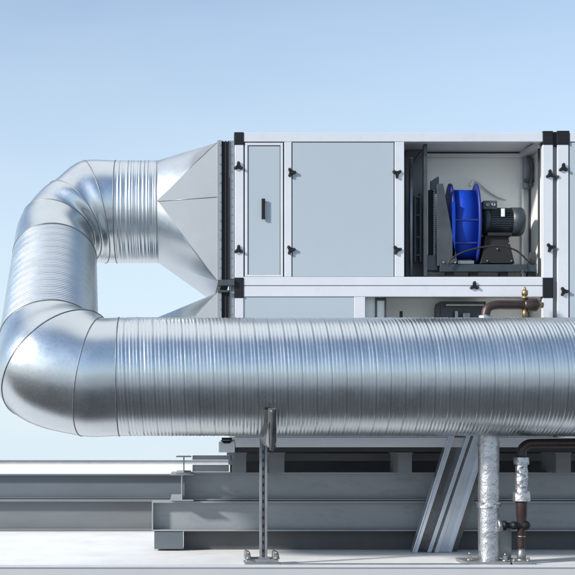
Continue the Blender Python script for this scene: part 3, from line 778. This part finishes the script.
# ------------------------------------------------------------------ leaning channels (cable tray)
def channel(x_bot0, x_bot1, x_top0, x_top1, Y0, Y1, name, label, prof_w, m='galv'):
    pass
tr_ = empty('cable_tray', P(428, 549, 9.93), 'shiny wide metal cable tray leaning diagonally behind the foil wrapped pipe', 'cable tray')
top_y, bot_y = 380, 549
def tstrip(b0, b1, t0, t1, dY, thick, name, m):
    # lies between bottom px b0..b1 (y=549) and px t0..t1 at y=436, continued upward behind the duct
    Ya, Yb2 = 9.93 + dY, 9.63 + dY
    k = (549 - 400)/(549 - 436.)
    tt0 = b0 + (t0 - b0)*k; tt1 = b1 + (t1 - b1)*k
    mb = MB(); A = P(b0, 549, Ya); B = P(b1, 549, Ya); C_ = P(tt1, 400, Yb2); D = P(tt0, 400, Yb2)
    A.z = B.z = .004
    mb.prism([A, B, C_, D], (0, thick, 0)); return mb.build(name, m, tr_, .002)
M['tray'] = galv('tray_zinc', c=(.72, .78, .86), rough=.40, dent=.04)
M['tray_dk'] = galv('tray_shade', c=(.16, .165, .17), rough=.3, dent=.3, dscale=4)  # same zinc darkened: shade of the tray's recesses put into the colour
tstrip(412.2, 414.2, 448.6, 450.8, .00, .10, 'edge_lip', 'tray')
tstrip(414.3, 417.4, 450.9, 454.4, -.02, .012, 'edge_flange', 'tray')
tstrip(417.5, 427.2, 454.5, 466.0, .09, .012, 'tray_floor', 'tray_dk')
tstrip(427.3, 431.4, 466.1, 470.4, .02, .09, 'inner_wall', 'tray')
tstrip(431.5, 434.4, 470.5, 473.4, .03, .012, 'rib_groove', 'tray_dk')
tstrip(434.5, 439.0, 473.5, 477.2, .00, .05, 'inner_wall', 'tray')
tstrip(439.1, 449.2, 477.3, 486.0, .04, .012, 'tray_floor', 'tray')
tstrip(449.3, 451.6, 486.1, 489.0, .00, .10, 'edge_lip', 'tray')
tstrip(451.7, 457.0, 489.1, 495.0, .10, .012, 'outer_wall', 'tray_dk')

# ------------------------------------------------------------------ foil wrapped pipe
fp_ = empty('wrapped_pipe', (P(488.5, 0, 8.98).x, 8.98, 0), 'thick silver foil wrapped vertical pipe left of the thin brown one', 'pipe')
def crinkle(mb, a, axis_len, r, seed, n=56, step=.008, amp=.0005):
    rnd = random.Random(seed)
    rows = []; k = int(axis_len/step)
    off = [[rnd.gauss(0, 1) for _ in range(n)] for _ in range(k + 1)]
    for i in range(k + 1):
        z = i*step; row = []
        for t in range(n):
            o = sum(off[(i + di) % (k+1)][(t + dt) % n] for di in (-1, 0, 1) for dt in (-1, 0, 1))/3
            bulge = .0009*math.sin(z*21 + seed) + .0005*math.sin(z*57)
            R = r + amp*o + bulge
            row.append(Vector(a) + Vector((R*math.cos(2*PI*t/n), R*math.sin(2*PI*t/n), z)))
        rows.append(row)
    loft(mb, rows)
cx = P(488.6, 0, 8.98).x; Yw = 8.98
rw = 10.2*Yw/F
mb = MB(); crinkle(mb, (cx, Yw, .03), 1.12, rw, 2); mb.build('foil_wrap', 'foil', fp_)
mb = MB(); crinkle(mb, (cx, Yw, P(0, 507.5, Yw).z), .055, rw + .010, 9, amp=.003); mb.build('foil_band', 'foil', fp_)
mb = MB(); crinkle(mb, (cx, Yw, P(0, 446.5, Yw).z), .05, rw + .004, 4, amp=.002); mb.build('foil_band', 'foil', fp_)
mb = MB(); zt = P(0, 525.5, Yw).z
mb.lathe((cx + rw*.7, Yw - .02, zt), (1, 0, 0), [(0, .07), (.02, .066), (.03, .05), (.05, .045), (.06, .03)], 24); mb.build('foil_collar', 'foil', fp_)
mb = MB(); xa, xb2 = P(466.5, 0, 8.84).x, P(510.4, 0, 8.84).x
mb.box((xa, 8.83, .004), (xb2, 9.2, .030)); bp_ = mb.build('base_plate', 'post', fp_, .003)
for q, yy in ((P(467, 0, 8.95).x + .02, 8.95), (P(505, 0, 8.87).x, 8.865)):
    mb = MB(); mb.cyl((q, yy, .03), (q, yy, .045), .026, n=18); mb.cyl((q, yy, .045), (q, yy, .078), .02, n=6, smooth=False); mb.cyl((q, yy, .078), (q, yy, .10), .009, n=10); mb.build('anchor_bolt', 'bolt', bp_)

# ------------------------------------------------------------------ thin brown pipe with foil valve
bp2 = empty('brown_pipe', (P(521.4, 0, 8.96).x, 8.96, 0), 'thin dark brown pipe bending to the right with a foil covered valve and side tee', 'pipe')
Yv = 8.96; sv = Yv/F; cx2 = P(521.4, 0, Yv).x
def zv(py): return P(0, py, Yv).z
mb = MB(); rp_ = 4.9*sv
zh = P(0, 443.6, Yv).z
bend = [Vector((cx2, Yv, zv(462))), Vector((cx2, Yv, zv(455)))]
for k in range(1, 9):
    t = k/8*PI/2; bend.append(Vector((cx2 + .085*(1 - math.cos(t)), Yv, zh - .085 + .085*math.sin(t))))
bend += [Vector((cx2 + .4, Yv, zh + .002)), Vector((cx2 + 1.6, Yv, zh + .004))]
mb.tube(bend, rp_, 20, smooth_path=False); mb.build('bent_pipe', 'copper', bp2)
mb = MB(); mb.lathe((cx2, Yv, zv(545)), (0, 0, 1), [(zv(556) - zv(545), .028), (0, .030), (zv(527) - zv(545), .034), (zv(525) - zv(545), .040), (zv(519) - zv(545), .040), (zv(517) - zv(545), .044), (zv(504) - zv(545), .046), (zv(499) - zv(545), .052), (zv(497) - zv(545), .05)], 28); mb.build('pipe', 'copper', bp2)
mb = MB(); mb.lathe((cx2, Yv, zv(537)), (0, 0, 1), [(0, .033), (.006, .037), (.012, .033)], 20); mb.build('pipe_ring', 'seam', bp2)
mb = MB(); crinkle(mb, (cx2, Yv, zv(499)), zv(457.5) - zv(499), 5.9*sv, 6, 40, .01, .003); mb.build('foil_wrap', 'foil', bp2)
mb = MB(); crinkle(mb, (cx2, Yv, zv(501)), zv(491.5) - zv(501), 8.3*sv, 8, 40, .01, .002); mb.build('foil_band', 'foil', bp2)
mb = MB(); crinkle(mb, (cx2, Yv, zv(464.5)), zv(457) - zv(464.5), 7.4*sv, 11, 40, .01, .002); mb.build('foil_band', 'foil', bp2)
ztee = zv(525.4)
mb = MB(); mb.lathe((P(499.5, 0, Yv).x, Yv - .01, ztee), (1, 0, 0), [(0, .030), (.02, .030), (.024, .042), (.05, .042), (.054, .028), (.10, .026), (.105, .036), (.13, .036), (.135, .03), (.19, .032), (.2, .040), (.232, .040), (.245, .030), (.255, .018)], 24); mb.build('side_tee', 'black', bp2)
mb = MB(); mb.lathe((cx2, Yv, .03), (0, 0, 1), [(0, .05), (.012, .05), (.014, .038), (.075, .036), (.08, .031), (.10, .03)], 18); mb.build('foot_socket', 'bolt', bp2)
mb = MB(); xa, xb2 = P(512.4, 0, 8.84).x, P(535, 0, 8.84).x; mb.prism([Vector((xa, 8.83, .004)), Vector((xb2 + .03, 8.83, .004)), Vector((xb2 - .03, 8.83, .034)), Vector((xa, 8.83, .034))], (0, .3, 0)); b3 = mb.build('base_plate', 'post', bp2, .003)
for q, yy in ((xa + .02, 8.86), (xb2 - .05, 8.86)):
    mb = MB(); mb.cyl((q, yy, .034), (q, yy, .048), .018, n=14); mb.cyl((q, yy, .048), (q, yy, .066), .013, n=6, smooth=False); mb.build('anchor_bolt', 'bolt', b3)
mb = MB(); mb.fb(500.5, 511.5, 527, 558, 9.10, .04); mb.build('backing_plate', 'post', b3, .002)

# ------------------------------------------------------------------ light, sky, camera
EL, AZ = math.radians(26.5), math.radians(-116)       # azimuth from +Y, negative = left
w = bpy.data.worlds.new('World'); sc.world = w; w.use_nodes = True
nt = w.node_tree; bg = nt.nodes['Background']
sky = nt.nodes.new('ShaderNodeTexSky'); sky.sky_type = 'NISHITA'; sky.sun_disc = False
sky.sun_elevation = EL; sky.sun_rotation = AZ
sky.air_density = 1.0; sky.dust_density = .3; sky.ozone_density = 1.5; sky.altitude = 0
N = nt.nodes; L = nt.links
geo = N.new('ShaderNodeTexCoord'); sx = N.new('ShaderNodeVectorMath'); sx.operation = 'NORMALIZE'; L.new(geo.outputs['Generated'], sx.inputs[0])
# bright overhead patch added out of view to whiten the duct top, soft edges; the rest of the sky is clear with a slight even haze
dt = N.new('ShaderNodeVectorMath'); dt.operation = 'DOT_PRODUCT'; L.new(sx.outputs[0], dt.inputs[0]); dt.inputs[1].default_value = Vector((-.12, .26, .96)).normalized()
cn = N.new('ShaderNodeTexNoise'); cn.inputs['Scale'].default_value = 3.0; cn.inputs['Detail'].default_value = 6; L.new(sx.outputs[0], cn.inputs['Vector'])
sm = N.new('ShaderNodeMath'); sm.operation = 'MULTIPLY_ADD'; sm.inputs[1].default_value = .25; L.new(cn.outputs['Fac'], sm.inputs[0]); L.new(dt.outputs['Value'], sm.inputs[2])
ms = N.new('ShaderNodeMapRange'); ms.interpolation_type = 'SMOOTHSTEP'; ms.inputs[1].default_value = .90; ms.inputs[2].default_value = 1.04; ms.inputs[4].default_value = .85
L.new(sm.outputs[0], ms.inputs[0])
hz = N.new('ShaderNodeMix'); hz.data_type = 'RGBA'; hz.inputs[7].default_value = (3.42, 4.04, 4.48, 1)
L.new(sky.outputs[0], hz.inputs[6])
sz = N.new('ShaderNodeSeparateXYZ'); L.new(sx.outputs[0], sz.inputs[0])
cr = N.new('ShaderNodeValToRGB'); L.new(sz.outputs[2], cr.inputs[0])      # horizon haze thinning out upwards
E0 = cr.color_ramp.elements; E0[0].position = 0; E0[0].color = (.97,)*3 + (1,); E0[1].position = .6; E0[1].color = (.12,)*3 + (1,)
for p_, v_ in ((.14, .85), (.30, .52), (.40, .28)):
    e_ = E0.new(p_); e_.color = (v_,)*3 + (1,)
cn2 = N.new('ShaderNodeTexNoise'); cn2.inputs['Scale'].default_value = 5; cn2.inputs['Detail'].default_value = 8; cn2.inputs['Roughness'].default_value = .55
mp2 = N.new('ShaderNodeMapping'); mp2.inputs['Scale'].default_value = (1, 1, 3.5); L.new(sx.outputs[0], mp2.inputs[0]); L.new(mp2.outputs[0], cn2.inputs['Vector'])
wz = N.new('ShaderNodeMapRange'); wz.inputs[1].default_value = .3; wz.inputs[2].default_value = .7; wz.inputs[3].default_value = -.05; wz.inputs[4].default_value = .05
L.new(cn2.outputs['Fac'], wz.inputs[0])
wa = N.new('ShaderNodeMath'); wa.operation = 'ADD'; wa.use_clamp = True; L.new(cr.outputs[0], wa.inputs[0]); L.new(wz.outputs[0], wa.inputs[1])
L.new(wa.outputs[0], hz.inputs[0])
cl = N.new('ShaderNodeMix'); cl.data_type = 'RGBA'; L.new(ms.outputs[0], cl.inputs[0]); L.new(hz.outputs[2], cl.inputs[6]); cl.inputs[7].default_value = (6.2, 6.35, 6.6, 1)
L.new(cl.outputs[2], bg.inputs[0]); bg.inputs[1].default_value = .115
sl = bpy.data.lights.new('sun', 'SUN'); sl.energy = 3.1; sl.angle = math.radians(5); sl.color = (1, .96, .9)
so = bpy.data.objects.new('sun', sl); col.objects.link(so)
to_sun = Vector((math.sin(AZ)*math.cos(EL), math.cos(AZ)*math.cos(EL), math.sin(EL)))
so.rotation_euler = to_sun.to_track_quat('Z', 'Y').to_euler()
so.location = to_sun*40
cam = bpy.data.cameras.new('camera'); co = bpy.data.objects.new('camera', cam); col.objects.link(co)
co.location = (0, 0, H); co.rotation_euler = (PI/2, 0, 0)
cam.sensor_width = 36; cam.lens = F/575*36
cam.shift_x = (287.5 - XC)/575; cam.shift_y = (YH - 287.5)/575
cam.clip_end = 9000; cam.clip_start = .05
sc.camera = co
vs = sc.view_settings; vs.view_transform = 'Standard'; vs.look = 'None'; vs.gamma = 1; vs.use_curve_mapping = False
vs.exposure = .88
